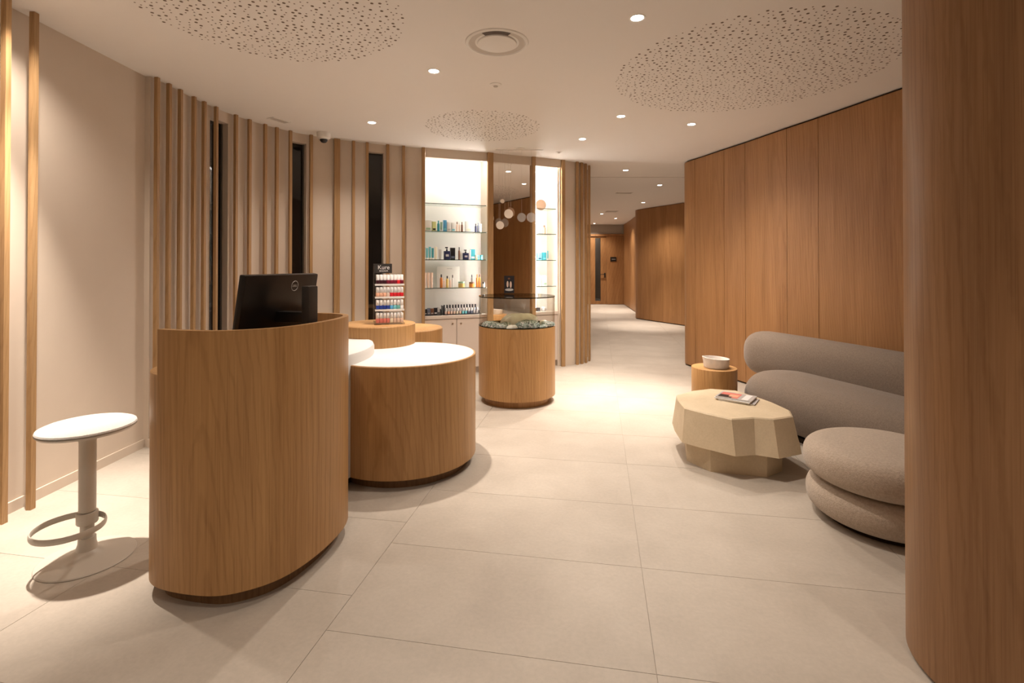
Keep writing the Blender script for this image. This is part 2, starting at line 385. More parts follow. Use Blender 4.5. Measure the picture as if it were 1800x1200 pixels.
# light strips tucked behind the mirror column and under the bay heads
def strip(q, s0, s1, e0, e1, z0, z1, nm):
    bm = bmesh.new(); prism(bm, [q(s0, e0), q(s1, e0), q(s1, e1), q(s0, e1)], z0, z1); obj('light_strip', bm, 'led_glow', nm)
strip(qL, .815, .8195, .033, .06, .80, 2.69, nicheL); strip(qL, .02, .765, .05, .075, 2.722, 2.736, nicheL)
strip(qR, .003, .015, .05, .07, .80, 2.70, nicheR); strip(qR, .02, .33, .05, .075, 2.722, 2.736, nicheR)
def base_cabinet(q, wid, nd, name, lab):
    c = q(wid/2, .19); e = empty(name, (c.x, c.y, 0)); tag(e, lab, 'cabinet')
    def r(s, d): return q(s, d)-c
    bm = bmesh.new(); prism(bm, [r(.0, .05), r(wid-.002, .05), r(wid-.002, .335), r(0, .335)], .08, .70); obj('body', bm, 'cabinet_paint', e)
    bm = bmesh.new(); prism(bm, [r(.0, .08), r(wid-.002, .08), r(wid-.002, .335), r(0, .335)], 0, .08); obj('plinth', bm, 'cabinet_paint', e)
    bm = bmesh.new(); prism(bm, [r(.0, .02), r(wid-.002, .02), r(wid-.002, .337), r(0, .337)], .705, .742); obj('counter_top', bm, 'cabinet_paint', e)
    for k in range(nd):
        a, b = wid*k/nd+.003, wid*(k+1)/nd-.004
        bm = bmesh.new(); prism(bm, [r(a, .03), r(b, .03), r(b, .049), r(a, .049)], .085, .698); d = obj('door', bm, 'cabinet_paint', e)
        kx = b-.05 if k % 2 == 0 else a+.05
        bm = bmesh.new(); lathe(bm, [(0, 0), (.011, 0), (.011, .006), (0, .006)], 16)
        kn = obj('lock', bm, 'steel', d); pos = r(kx, .03); kn.location = (pos.x, pos.y, .64); tt = T
        kn.rotation_euler = (PI/2, 0, math.atan2(tt.y, tt.x))
base_cabinet(qL, .815, 2, 'base_cabinet', 'beige two-door cabinet with round locks beneath the wide glass-shelved niche')
base_cabinet(qR, .335, 1, 'base_cabinet', 'narrow beige cabinet beneath the slim glass-shelved niche')
# ---- oak-panelled walls on the right and in the corridor
def panel_wall(name, pts, seams, thick=.16, n=10, flip=1, m='oak_wall', top=CEIL-.022):
    pa = Path(spline(pts, n)); bm = bmesh.new(); slab(bm, pa.p, -flip*.03, -flip*(.03+thick), 0, CEIL); wl = struct(obj(name, bm, 'gap_dark'))
    ss = [0]+[pa.near(*s) for s in seams]+[pa.len]
    for a, b in zip(ss[:-1], ss[1:]):
        bm = bmesh.new(); seg = pa.sub(a+.0025, b-.0025)
        off0, off1 = offset2(seg, 0), offset2(seg, -flip*.026)
        c = sum((Vector(v) for v in seg), Vector((0, 0)))/len(seg)
        prism(bm, [v-c for v in list(off0)+list(off1)[::-1]], .02, top)
        obj('panel', bm, m, wl, loc=(c.x, c.y, 0))
    return wl
panel_wall('wall_right', [(3.62, 1.9), (3.48, 2.5), (3.32, 3.2), (3.116, 4.02), (2.936, 4.785), (2.831, 5.18), (2.689, 5.772), (2.589, 6.12), (2.473, 6.56), (2.40, 6.80), (2.388, 6.90), (2.42, 6.99), (2.52, 7.03), (2.9, 7.05), (4.7, 7.1)],
           [(3.25, 3.5), (2.935, 4.79), (2.83, 5.16), (2.69, 5.77), (2.589, 6.11), (2.44, 6.67), (3.2, 7.06), (4.0, 7.08)])
panel_wall('wall_corridor_right', [(4.72, 9.75), (4.35, 10.45), (3.92, 11.3), (3.55, 12.05), (3.27, 12.62), (3.19, 12.82), (3.20, 12.97), (3.29, 13.06), (3.40, 13.2), (3.47, 13.6), (3.53, 14.1), (3.70, 15.6), (3.89, 17.42)],
           [(3.02+.28, 12.56), (3.95, 11.24), (3.25, 13.03), (3.60, 14.7), (3.75, 16.1)])
panel_wall('wall_corridor_side', [(4.72, 7.0), (4.74, 8.4), (4.74, 9.9)], [(4.73, 8.4)])
bm = bmesh.new(); slab(bm, spline([(1.08, 7.75), (1.05, 8.6), (1.3, 11), (1.95, 15), (2.35, 17.45)], 8), 0, .15, 0, CEIL); struct(obj('wall_corridor_left', bm, 'plaster'))
# pier in the right foreground: rounded oak-clad wall end
def pier(R, x1): return [Vector((1.721+R*math.cos(a)*1, 1.643+R*math.sin(a))) for a in [PI*1.5-PI*i/40 for i in range(41)]]+[Vector((x1, 1.643+R)), Vector((x1, 1.643-R))]
bm = bmesh.new(); prism(bm, pier(.325, 3.9), 0, CEIL); pw = struct(obj('wall_pier', bm, 'gap_dark'))
path = [Vector((2.75, 1.643-.344))]+[Vector((1.721+.344*math.cos(a), 1.643+.344*math.sin(a))) for a in [PI*1.5-PI*i/48 for i in range(49)]]+[Vector((2.75, 1.643+.344))]
for a, b in ((path, None),):
    bm = bmesh.new(); slab(bm, a, 0, -.018, .012, CEIL-.02); obj('panel', bm, 'oak_pier', pw)
for y0, y1 in ((1.299, 1.317), (1.969, 1.987)):
    bm = bmesh.new(); box(bm, 2.754, 3.88, y0, y1, .012, CEIL-.02); obj('panel', bm, 'oak_pier', pw)
bm = bmesh.new(); box(bm, 3.88, 4.03, -2.4, 1.95, 0, CEIL); struct(obj('wall_right_rear', bm, 'plaster'))
bm = bmesh.new(); box(bm, -3.0, 4.0, -2.42, -2.27, 0, CEIL); struct(obj('wall_back', bm, 'plaster'))
# corridor end with a glazed door
bm = bmesh.new(); box(bm, 2.2, 4.1, 17.47, 17.6, 2.44, CEIL); box(bm, 3.30, 4.1, 17.47, 17.6, 0, 2.44); box(bm, 2.2, 2.62, 17.47, 17.6, 0, 2.44)
we = struct(obj('wall_corridor_end', bm, 'bulkhead_grey'))
bm = bmesh.new(); box(bm, 3.297, 3.95, 17.44, 17.468, .01, 2.38); obj('panel', bm, 'oak_wall', we)
tr = struct(obj('trim_1', (lambda b: (box(b, 2.30, 3.95, 17.42, 17.468, 2.385, 2.45), b)[1])(bmesh.new()), 'oak_wall'))
bm = bmesh.new(); box(bm, 2.62, 2.905, 17.48, 17.53, .01, 2.38); box(bm, 3.095, 3.295, 17.48, 17.53, .01, 2.38); box(bm, 2.905, 3.095, 17.48, 17.53, 2.32, 2.38); box(bm, 2.905, 3.095, 17.48, 17.53, .01, .12)
dr = struct(obj('door_1', bm, 'oak_wall'))
bm = bmesh.new(); box(bm, 2.905, 3.095, 17.50, 17.51, .12, 2.32); obj('pane', bm, 'corridor_glass', dr)
bm = bmesh.new(); box(bm, 3.215, 3.265, 17.47, 17.479, .94, 1.10); box(bm, 3.08, 3.25, 17.43, 17.445, 1.04, 1.06); box(bm, 3.235, 3.25, 17.43, 17.475, 1.04, 1.06); obj('handle', bm, 'black_metal', dr)
bm = bmesh.new(); box(bm, 2.3, 4.1, 18.6, 18.7, 0, CEIL); struct(obj('wall_far_room', bm, 'bulkhead_grey'))
bm = bmesh.new(); box(bm, 2.3, 4.1, 17.6, 18.7, -.05, 0); struct(obj('floor_far_room', bm, 'tile'))
bm = bmesh.new(); box(bm, 3.425, 3.635, 17.425, 17.438, 1.50, 1.655, bev=.003); sg = tag(obj('door_sign', bm, 'black_metal'), 'small black sign plate on oak panel beside the corridor door', 'sign')
bm = bmesh.new(); box(bm, 3.47, 3.60, 17.423, 17.4248, 1.57, 1.585); obj('print_line', bm, 'grey_plastic', sg)
# ================================================================== CEILING FITTINGS
def downlight(x, y, beam, spill, where, z=CEIL):
    e = empty('downlight', (x, y, z)); tag(e, 'small round recessed downlight '+where, 'downlight', 'recessed ceiling downlights')
    bm = bmesh.new(); lathe(bm, [(.036, -.001), (.045, -.0035), (.048, -.001), (.048, 0), (.036, 0)], 32); obj('trim_ring', bm, 'white_plastic', e)
    bm = bmesh.new(); lathe(bm, [(0, -.0012), (.036, -.0012), (.036, -.0005), (0, -.0005)], 24); obj('lens', bm, 'lamp_glow', e)
    for nm, wt, cone in (('beam', beam, 54), ('spill', spill, 128)):
        ld = bpy.data.lights.new(nm, 'SPOT'); ld.energy = wt*LGAIN; ld.color = WARM; ld.spot_size = math.radians(cone); ld.spot_blend = 1.0; ld.shadow_soft_size = .03
        lo = bpy.data.objects.new(nm, ld); COL.objects.link(lo); lo.parent = e; lo.location = (0, 0, -.02)
LGAIN = 1.0
for x, y, bw, sw_, wh in LIGHTS: downlight(x, y, bw, sw_, wh, CEIL if y < 8.12 else CEIL-.012)
e = empty('ceiling_diffuser', (-.096, 3.21, CEIL)); tag(e, 'large round white air diffuser set in the ceiling', 'air vent')
bm = bmesh.new(); lathe(bm, [(.176, -.002), (.184, -.010), (.200, -.006), (.204, 0), (.176, 0)], 64); obj('rim', bm, 'white_plastic', e)
bm = bmesh.new(); lathe(bm, [(.178, -.001), (.178, -.004), (.155, -.0025), (.128, -.0015), (.128, -.0005), (.178, -.0005)], 64); obj('cone', bm, 'grey_plastic', e)
bm = bmesh.new(); lathe(bm, [(0, -.014), (.118, -.014), (.124, -.011), (.126, -.004), (0, -.004)], 64); obj('centre_plate', bm, 'white_plastic', e)
bm = bmesh.new()
vs = []
for r in (.131, .172):
    vs.append([bm.verts.new((r*math.cos(a), r*math.sin(a), -.0055)) for a in [math.radians(238+64*i/16) for i in range(17)]])
for i in range(16): bm.faces.new((vs[0][i], vs[0][i+1], vs[1][i+1], vs[1][i]))
obj('slot', bm, 'duct_dark', e)
def ceiling_dot(name, x, y, r, lab, cat, z=CEIL):
    e = empty(name, (x, y, z)); tag(e, lab, cat)
    bm = bmesh.new(); lathe(bm, [(0, -.012), (r*.5, -.012), (r*.7, -.006), (r, -.004), (r, 0), (0, 0)], 32); obj('cover', bm, 'white_plastic', e)
    bm = bmesh.new(); lathe(bm, [(0, -.022), (r*.3, -.020), (r*.42, -.0125), (0, -.0125)], 24); obj('sensor_head', bm, 'grey_plastic', e)
ceiling_dot('smoke_detector', -.13, 3.957, .047, 'small round ceiling sensor near the round air diffuser', 'sensor')
ceiling_dot('motion_sensor', .592, 6.30, .04, 'tiny round ceiling sensor above the slim niche', 'sensor')
def vent(x, y, sx, sy, rz, lab, z):
    e = empty('ceiling_vent', (x, y, z), rz); tag(e, lab, 'air vent')
    bm = bmesh.new()
    for a in ((-sx, sx, -sy, -sy+.012), (-sx, sx, sy-.012, sy), (-sx, -sx+.012, -sy, sy), (sx-.012, sx, -sy, sy)): box(bm, a[0], a[1], a[2], a[3], -.006, 0)
    obj('frame', bm, 'white_plastic', e)
    for k in range(4):
        yy = -sy+.02+(2*sy-.04)*(k+.5)/4; bm = bmesh.new(); box(bm, -sx+.013, sx-.013, yy-.004, yy+.004, -.004, -.0005); obj('slat', bm, 'grey_plastic', e)
vent(2.2, 9.83, .16, .07, 0, 'slim rectangular vent in the corridor ceiling between two downlights', CEIL-.012)
vent(2.62, 13.2, .16, .16, 0, 'square vent in the corridor ceiling close to the end wall downlights', CEIL-.012)
vent(-2.30, 4.93, .10, .05, 1.1, 'faint small ceiling grille beside the curved slatted wall', CEIL)
e = empty('security_camera', (-2.035, 5.40, CEIL)); tag(e, 'white dome security camera with black lens under the ceiling by the slats', 'camera')
bm = bmesh.new(); lathe(bm, [(0, 0), (.07, 0), (.072, -.004), (.068, -.055), (.050, -.072), (0, -.072)], 40); obj('housing', bm, 'white_plastic', e)
bm = bmesh.new(); lathe(bm, [(.040, -.0725), (.038, -.088), (.026, -.104), (0, -.112)], 32); obj('dome', bm, 'black_plastic', e)
# ================================================================== MIRROR COLUMN, MOBILE
M0, M1 = Vector((-.285, 6.342)), Vector((.31, 6.599)); cd = (M1-M0).normalized(); cn = Vector((-cd.y, cd.x)); L_ = (M1-M0).length
e = empty('mirror_column', (M0.x, M0.y, 0), math.atan2(cd.y, cd.x)); tag(e, 'tall mirror column with slim oak posts between the two lit niches', 'mirror')
for a, b in ((-.026, .05), (L_-.05, L_)):
    bm = bmesh.new(); box(bm, a, b, -.01, .024, 0, CEIL-.002); obj('post', bm, 'oak_slat', e)
bm = bmesh.new(); box(bm, .062, L_-.045, .04, .36, 0, CEIL-.002); obj('core', bm, 'oak', e)
bm = bmesh.new(); box(bm, .0515, L_-.0515, .030, .0395, .05, CEIL-.004); obj('mirror', bm, 'mirror_silver', e)
e = empty('hanging_mobile', (.10, 6.14, CEIL)); tag(e, 'hanging mobile of pale and smoky round discs before the mirror column', 'mobile')
bm = bmesh.new(); lathe(bm, [(0, -.012), (.05, -.010), (.055, 0), (0, 0)], 24); obj('ceiling_plate', bm, 'white_plastic', e)
bm = bmesh.new(); box(bm, -.30, .28, -.004, .004, -.02, -.012); obj('bar', bm, 'white_plastic', e)
for x, z, r, mt in ((-.142, 2.00, .056, 'pearl_disc'), (-.247, 1.86, .050, 'pearl_disc'), (-.218, 2.155, .026, 'pearl_disc'), (.018, 1.955, .056, 'smoky_disc'), (.137, 1.955, .060, 'smoky_disc'), (.255, 2.11, .066, 'tea_disc')):
    bm = bmesh.new(); lathe(bm, [(0, -.0015), (r-.002, -.0015), (r, 0), (r-.002, .0015), (0, .0015)], 32)
    d = obj('disc', bm, mt, e); d.location = (x, 0, z-CEIL); d.rotation_euler = (PI/2, 0, .25)
    bm = bmesh.new(); box(bm, -.0007, .0007, -.0007, .0007, r, CEIL-z-.014); t = obj('thread', bm, 'grey_plastic', e); t.location = (x, 0, z-CEIL)
# ================================================================== RECEPTION DESK
plan = spline([(-1.565, 2.30), (-1.545, 2.15), (-1.44, 2.035), (-1.20, 1.98), (-1.05, 2.02), (-.94, 2.12), (-.865, 2.30), (-.835, 2.50), (-.87, 2.65), (-.98, 2.73), (-1.14, 2.75), (-1.36, 2.71), (-1.52, 2.54)], 10, True)
plan = [Vector(p) for p in plan]; DC = Vector((-1.19, 2.37)); plan = [p-DC for p in plan]
e = empty('reception_desk', (DC.x, DC.y, 0)); tag(e, 'tall oval oak reception desk with curved privacy screen and recessed plinth', 'reception desk')
i0 = min(range(len(plan)), key=lambda i: (plan[i]+DC-Vector((-1.432, 2.03))).length); i1 = min(range(len(plan)), key=lambda i: (plan[i]+DC-Vector((-1.16, 2.75))).length)
front = plan[i0:i1+1]; rest = plan[i1:]+plan[:i0+1]
bm = bmesh.new(); slab(bm, front, 0, .028, .068, 1.11); obj('screen', bm, 'oak', e)
bm = bmesh.new(); slab(bm, rest, 0, .028, .068, .925); obj('side_shell', bm, 'oak', e)
bm = bmesh.new(); prism(bm, offset2(plan, .030, True), .075, .90); obj('worktop', bm, 'oak', e)
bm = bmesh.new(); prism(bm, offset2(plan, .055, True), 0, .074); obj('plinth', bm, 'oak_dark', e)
# monitor
mc = Vector((-1.125, 2.40)); u = Vector((.25, .968)).normalized(); ang = math.atan2(u.y, u.x)
e = empty('monitor', (mc.x, mc.y, .9005), ang); tag(e, 'black computer monitor seen from behind on the oak reception desk', 'monitor')
tl = math.radians(9)   # local x along the panel, -y is the back (towards the room)
PM = Matrix.Translation((0, .0, .265)) @ Matrix.Rotation(tl, 4, 'X')
bm = bmesh.new(); box(bm, -.25, .25, -.022, .012, -.15, .165, PM, .008); pn = obj('housing', bm, 'black_plastic', e)
bm = bmesh.new(); box(bm, -.242, .242, .0125, .0135, -.140, .157, PM); obj('screen', bm, 'night_glass', e)
bm = bmesh.new(); box(bm, -.034, .034, -.200, -.160, .012, .372, None, .006); obj('stand_neck', bm, 'dark_plastic', e)
bm = bmesh.new(); box(bm, -.03, .03, -.162, -.012, .20, .25, None, .004); obj('hinge', bm, 'black_plastic', e)
bm = bmesh.new(); box(bm, -.10, .10, -.205, .04, 0, .012, None, .004); obj('stand_base', bm, 'dark_plastic', e)
bm = bmesh.new()
tube(bm, [PM @ Vector((.075+.024*math.cos(a), -.0228, .108+.024*math.sin(a))) for a in [2*PI*i/32 for i in range(32)]], .0016, 6, True); lg = obj('logo_ring', bm, 'logo_silver', pn)
text_mesh('logo_text', 'DELL', .0155, 'logo_silver', pn, PM @ Vector((.075, -.0232, .108)), (PI/2+tl, 0, 0))
# ================================================================== DISPLAY COUNTER CLUSTER
def drum(parent, cx, cy, R, z0, z1, m, topm=None, inset=.06, plz=.066, pm='oak_dark', sx=1, sy=1, name='drum'):
    bm = bmesh.new(); lathe(bm, [(R, plz), (R, z1-.004), (R-.003, z1), (R-.012, z1), (R-.013, z1-.001), (R-.013, plz)], 96, sx=sx, sy=sy)
    o = obj(name, bm, m, parent, loc=(cx, cy, z0))
    bm = bmesh.new(); lathe(bm, [(0, z1-.03), (R-.0135, z1-.03), (R-.0135, z1+.0008), (0, z1+.0008)], 96, sx=sx, sy=sy); obj('top', bm, topm or m, o)
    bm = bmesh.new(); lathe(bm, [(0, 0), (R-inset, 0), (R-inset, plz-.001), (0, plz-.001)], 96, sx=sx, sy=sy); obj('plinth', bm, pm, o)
    return o
e = empty('display_counter', (-.9, 3.6, 0)); tag(e, 'stepped display counter of an oak drum with white top, raised oak drum and white pod', 'display counter')
drum(e, -.758+.9, 3.53-3.6, .50, 0, .752, 'oak', 'white_solid', name='round_counter')
drum(e, -1.062+.9, 3.97-3.6, .29, 0, .91, 'oak', None, name='raised_drum')
bm = bmesh.new(); lathe(bm, [(.30, .066), (.30, .80), (.293, .818), (.28, .825), (0, .825)], 96, sy=1.67); po = obj('white_pod', bm, 'white_solid', e, loc=(-1.25+.9, 3.35-3.6, 0))
bm = bmesh.new(); lathe(bm, [(0, 0), (.25, 0), (.25, .065), (0, .065)], 96, sy=1.70); obj('plinth', bm, 'gap_dark', po)
e = empty('display_drum', (-1.015, 4.735, 0)); tag(e, 'low plain oak drum standing behind the white-topped counter', 'display drum')
drum(e, 0, 0, .355, 0, .78, 'oak', None, name='body')
# ---- nail polish rack
NR = Vector((-.965, 3.93)); rz = .32
e = empty('polish_rack', (NR.x, NR.y, .9115), rz); tag(e, 'clear acrylic tiered rack with black brand header on the raised oak drum', 'display rack')
bm = bmesh.new(); box(bm, -.115, .115, -.075, .095, 0, .012, None, .002); obj('base', bm, 'acrylic', e)
bm = bmesh.new(); box(bm, -.115, -.109, .075, .095, .012, .47); obj('upright', bm, 'acrylic', e)
bm = bmesh.new(); box(bm, -.108, .0, .086, .092, .012, .39); obj('back_panel', bm, 'acrylic', e)
bm = bmesh.new(); box(bm, .0005, .108, .086, .092, .012, .39); obj('back_panel', bm, 'acrylic', e)
bm = bmesh.new(); box(bm, -.108, .03, .084, .091, .395, .47); hd = obj('header', bm, 'dark_plastic', e)
text_mesh('brand_text', 'Kure', .046, 'p_white', hd, (-.035, .0835, .440), (PI/2, 0, 0))
text_mesh('brand_text', 'BAZAAR', .018, 'p_white', hd, (-.035, .0835, .412), (PI/2, 0, 0))
TZ = (.012, .112, .210, .308)
for k, z in enumerate(TZ[1:]):
    bm = bmesh.new(); box(bm, -.108, .112, -.05, .085, z-.006, z, None, .001); sh = obj('tier', bm, 'acrylic', e)
    bm = bmesh.new(); box(bm, -.108, .112, -.054, -.0505, z-.008, z+.006); obj('front_lip', bm, 'white_plastic', sh)
rowc = [['rose', 'rose', 'rose', 'rose', 'cream', 'nude', 'nude', 'nude'], ['royal', 'royal', 'royal', 'royal', 'blue', 'aqua', 'mint', 'white'],
        ['peach', 'peach', 'peach', 'nude', 'red', 'red', 'red', 'red'], ['plum', 'plum', 'plum', 'wine', 'wine', 'wine', 'red', 'wine']]
def polish_proto(col, cap):
    e = empty('polish_bottle')
    bm = bmesh.new(); box(bm, -.012, .012, -.012, .012, 0, .034, None, .003); obj('bottle', bm, 'p_'+col, e)
    bm = bmesh.new(); lathe(bm, [(0, .034), (.0112, .034), (.0108, .073), (.0095, .0755), (0, .0755)], 14); obj('cap', bm, 'p_'+cap, e)
    return e
cname = dict(rose='rose', cream='cream', nude='nude', royal='dark blue', blue='sky blue', aqua='aqua', mint='green', white='white', peach='peach', red='bright red', plum='near-black plum', wine='deep wine')
tn = ['bottom', 'second', 'third', 'top']
protos = {}
def place_polish(key, cap, loc, rz, lab, grp, sc=1):
    k = (key, cap)
    if k not in protos: protos[k] = polish_proto(key, cap); o = protos[k]
    else: o = dup(protos[k])
    o.location = loc; o.rotation_euler = (0, 0, rz); o.scale = (sc,)*3; tag(o, lab, 'nail polish', grp)
cs, sn = math.cos(rz), math.sin(rz)
for r, row in enumerate(rowc):
    for i, c in enumerate(row):
        for q, dy in enumerate((-.032, .015)):
            lx = -.088+.0262*i; x, y = NR.x+lx*cs-dy*sn, NR.y+lx*sn+dy*cs
            place_polish(c, 'white', (x, y, .912+TZ[r]+.0003), rz, 'white-capped %s nail polish bottle on the %s tier of the acrylic rack' % (cname[c], tn[r]), 'nail polish on the acrylic rack')
# ================================================================== GLASS DISPLAY CASE
CX, CY = .05, 5.13
e = empty('display_case', (CX, CY, 0)); tag(e, 'round oak plinth display case with glass drum top', 'display case')
bm = bmesh.new(); lathe(bm, [(0, .07), (.39, .07), (.39, .757), (.387, .76), (0, .76)], 96); obj('body', bm, 'oak', e)
bm = bmesh.new(); lathe(bm, [(0, 0), (.326, 0), (.326, .069), (0, .069)], 96); obj('plinth', bm, 'oak', e)
bm = bmesh.new(); lathe(bm, [(.387, .7605), (.387, 1.048), (.381, 1.048), (.381, .7605), (.387, .7605)], 96); obj('glass_wall', bm, 'clear_glass', e)
bm = bmesh.new(); lathe(bm, [(0, 1.050), (.3845, 1.050), (.3845, 1.060), (0, 1.060)], 96); tp = obj('glass_lid', bm, 'clear_glass', e)
bm = bmesh.new(); lathe(bm, [(.385, 1.050), (.389, 1.050), (.389, 1.060), (.385, 1.060), (.385, 1.050)], 96); obj('lid_edge', bm, 'case_rim', tp)
bm = bmesh.new(); lathe(bm, [(.3875, .7603), (.3905, .7603), (.3905, .768), (.3875, .768), (.3875, .7603)], 96); obj('base_edge', bm, 'case_rim', e)
def shell(x, y, z, L, rot, mt, lab, seed, tilt=(0, 0)):
    rd = random.Random(seed); bm = bmesh.new(); n, m = 28, 10; rings = []
    for j in range(m+1):
        f = j/m; ph = f*PI/2; ring = []
        for i in range(n):
            a = 2*PI*i/n; r = math.cos(ph)**.8*(1+.06*math.sin(9*a+4*f)+.10*math.sin(3*a+seed)); r = max(r, .02)
            ring.append((L*(.62*r*math.cos(a)+.10*f), L*.46*r*math.sin(a), L*((.34+.05*math.sin(5*a+seed)*math.cos(ph))*math.sin(ph)**.9+.015*math.sin(7*a)*math.cos(ph)+.012)))
        rings.append(ring)
    loft(bm, rings)
    o = tag(obj('seashell', bm, mt, angle=60), lab, 'shell', 'shells in the glass display case'); o.location = (x, y, z); o.rotation_euler = (tilt[0], tilt[1], rot)
zz = .7608
shell(CX-0.270, CY-0.100, zz, 0.14, .4, 'abalone', 'small dark abalone shell at one end of the display case', 1)
shell(CX-0.185, CY-0.235, zz, 0.13, -.3, 'abalone', 'speckled green abalone shell lying beside the pale scallop piece', 2)
shell(CX-0.055, CY-0.290, zz, 0.09, .5, 'chalk_shell', 'low chalky white shell at the front of the display case', 3)
shell(CX+0.100, CY-0.195, zz, 0.20, .2, 'abalone', 'largest blue-green abalone shell in the display case', 4)
shell(CX+0.255, CY-0.225, zz, 0.08, 1.0, 'abalone', 'small iridescent abalone shell next to the largest one', 5)
shell(CX+0.300, CY-0.090, zz, 0.13, -.5, 'abalone', 'silvery green abalone shell near the edge of the display case', 6)
shell(CX+0.020, CY+0.090, zz, 0.30, .1, 'chalk_shell', 'big chalky white shell at the back of the display case', 7)
shell(CX-0.110, CY-0.110, zz, 0.12, 1.4, 'abalone', 'dark green abalone shell in front of the big white shell', 8)
shell(CX+0.285, CY+0.130, zz, 0.09, 2.0, 'chalk_shell', 'small pale shell behind the iridescent abalones', 9)
e = empty('photo_card', (-.03, 5.40, 1.0605), .1); tag(e, 'small dark photo card standing on the glass case lid', 'card')
bm = bmesh.new(); box(bm, -.055, .055, -.001, .001, .008, .195); cdp = obj('card', bm, 'p_ink', e)
for px, pz, sx, sz, c in ((-.018, .105, .011, .034, 'nude'), (.016, .10, .011, .036, 'nude'), (0, .045, .045, .014, 'silver'), (-.003, .165, .012, .010, 'brown')):
    bm = bmesh.new(); lathe(bm, [(0, 0), (1, 0), (1, .0006), (0, .0006)], 20)
    p = obj('print_shape', bm, 'p_'+c, cdp); p.location = (px, -.0012, pz); p.rotation_euler = (PI/2, 0, 0); p.scale = (sx, sz, 1)
bm = bmesh.new(); box(bm, -.065, .065, -.03, .03, 0, .007); obj('card_base', bm, 'acrylic', e)
# ================================================================== PRODUCTS ON THE SHELVES
def product(kind, pos, wd, h, col, lab, cat, grp, rz=.37, cap='white'):
    r = wd/2; e = empty(kind.split('_')[-1] if kind not in ('bottle', 'tube', 'jar', 'box', 'pump') else dict(bottle='cosmetic_bottle', tube='cosmetic_tube', jar='cosmetic_jar', box='cosmetic_box', pump='pump_bottle')[kind], (pos[0], pos[1], pos[2]+.0006), rz)
    tag(e, lab, cat, grp)
    if kind == 'box':
        bm = bmesh.new(); box(bm, -r, r, -min(r, .022), min(r, .022), 0, h, None, .0012); b = obj('carton', bm, 'p_'+col, e)
        bm = bmesh.new(); box(bm, -r*.7, r*.7, -min(r, .022)-.0006, -min(r, .022)+.0002, h*.12, h*.30); obj('print_band', bm, 'p_'+cap, b)
    elif kind == 'tube':       # crimped top, standing on its cap
        bm = bmesh.new(); sec = [(r*.78, r*.72, .022), (r*.9, r*.74, .03), (r*.95, r*.5, h*.6), (r, .0035, h*.95), (r, .0015, h)]
        loft(bm, [[(a*math.cos(2*PI*i/20), b*math.sin(2*PI*i/20), z) for i in range(20)] for a, b, z in sec]); obj('tube_body', bm, 'p_'+col, e)
        bm = bmesh.new(); lathe(bm, [(0, 0), (r*.72, 0), (r*.75, .002), (r*.75, .021), (0, .0215)], 20); obj('cap', bm, 'p_'+cap, e)
    elif kind == 'jar':
        bm = bmesh.new(); lathe(bm, [(0, 0), (r*.92, 0), (r, .004), (r, h*.66), (r*.9, h*.68), (0, h*.68)], 24); obj('jar_body', bm, 'p_'+col, e)
        bm = bmesh.new(); lathe(bm, [(0, h*.68), (r, h*.69), (r, h*.97), (r*.95, h), (0, h)], 24); obj('lid', bm, 'p_'+cap, e)
    elif kind == 'pump':
        bm = bmesh.new(); box(bm, -r, r, -r*.6, r*.6, 0, h*.68, None, .006); b = obj('bottle_body', bm, 'p_'+col, e)
        bm = bmesh.new(); box(bm, -r*.5, r*.5, -r*.6-.0006, -r*.6, h*.24, h*.42); obj('label_print', bm, 'p_grey', b)
        bm = bmesh.new(); lathe(bm, [(0, h*.68), (r*.3, h*.68), (r*.3, h*.80), (r*.14, h*.81), (r*.14, h*.9), (0, h*.9)], 16); box(bm, -r*.55, r*.3, -.006, .006, h*.9, h); obj('pump_head', bm, 'p_'+cap, e)
    else:
        bm = bmesh.new(); lathe(bm, [(0, 0), (r*.95, 0), (r, .003), (r, h*.66), (r*.75, h*.74), (r*.42, h*.78), (0, h*.78)], 20); obj('bottle_body', bm, 'p_'+col, e)
        bm = bmesh.new(); lathe(bm, [(0, h*.78), (r*.5, h*.78), (r*.5, h*.985), (r*.44, h), (0, h)], 16); obj('cap', bm, 'p_'+cap, e)
K = .00776
def row(q, z, items, x0, scale, grp, rz):
    for it in items:
        kind, a, b, hp, col, lab, cat = it[:7]; cap = it[7] if len(it) > 7 else 'white'; dep = it[8] if len(it) > 8 else .15
        s = ((a+b)/2-x0)*scale; p = q(s, dep)
        product(kind, (p.x, p.y, z), (b-a)*.0075, hp*.0080, col, lab, cat, grp, rz, cap)
G1, G2, G3, G4 = 'products on the second glass shelf', 'products on the third glass shelf', 'products on the lowest glass shelf', 'products in the slim niche'
RZ = math.atan2(T.y, T.x)
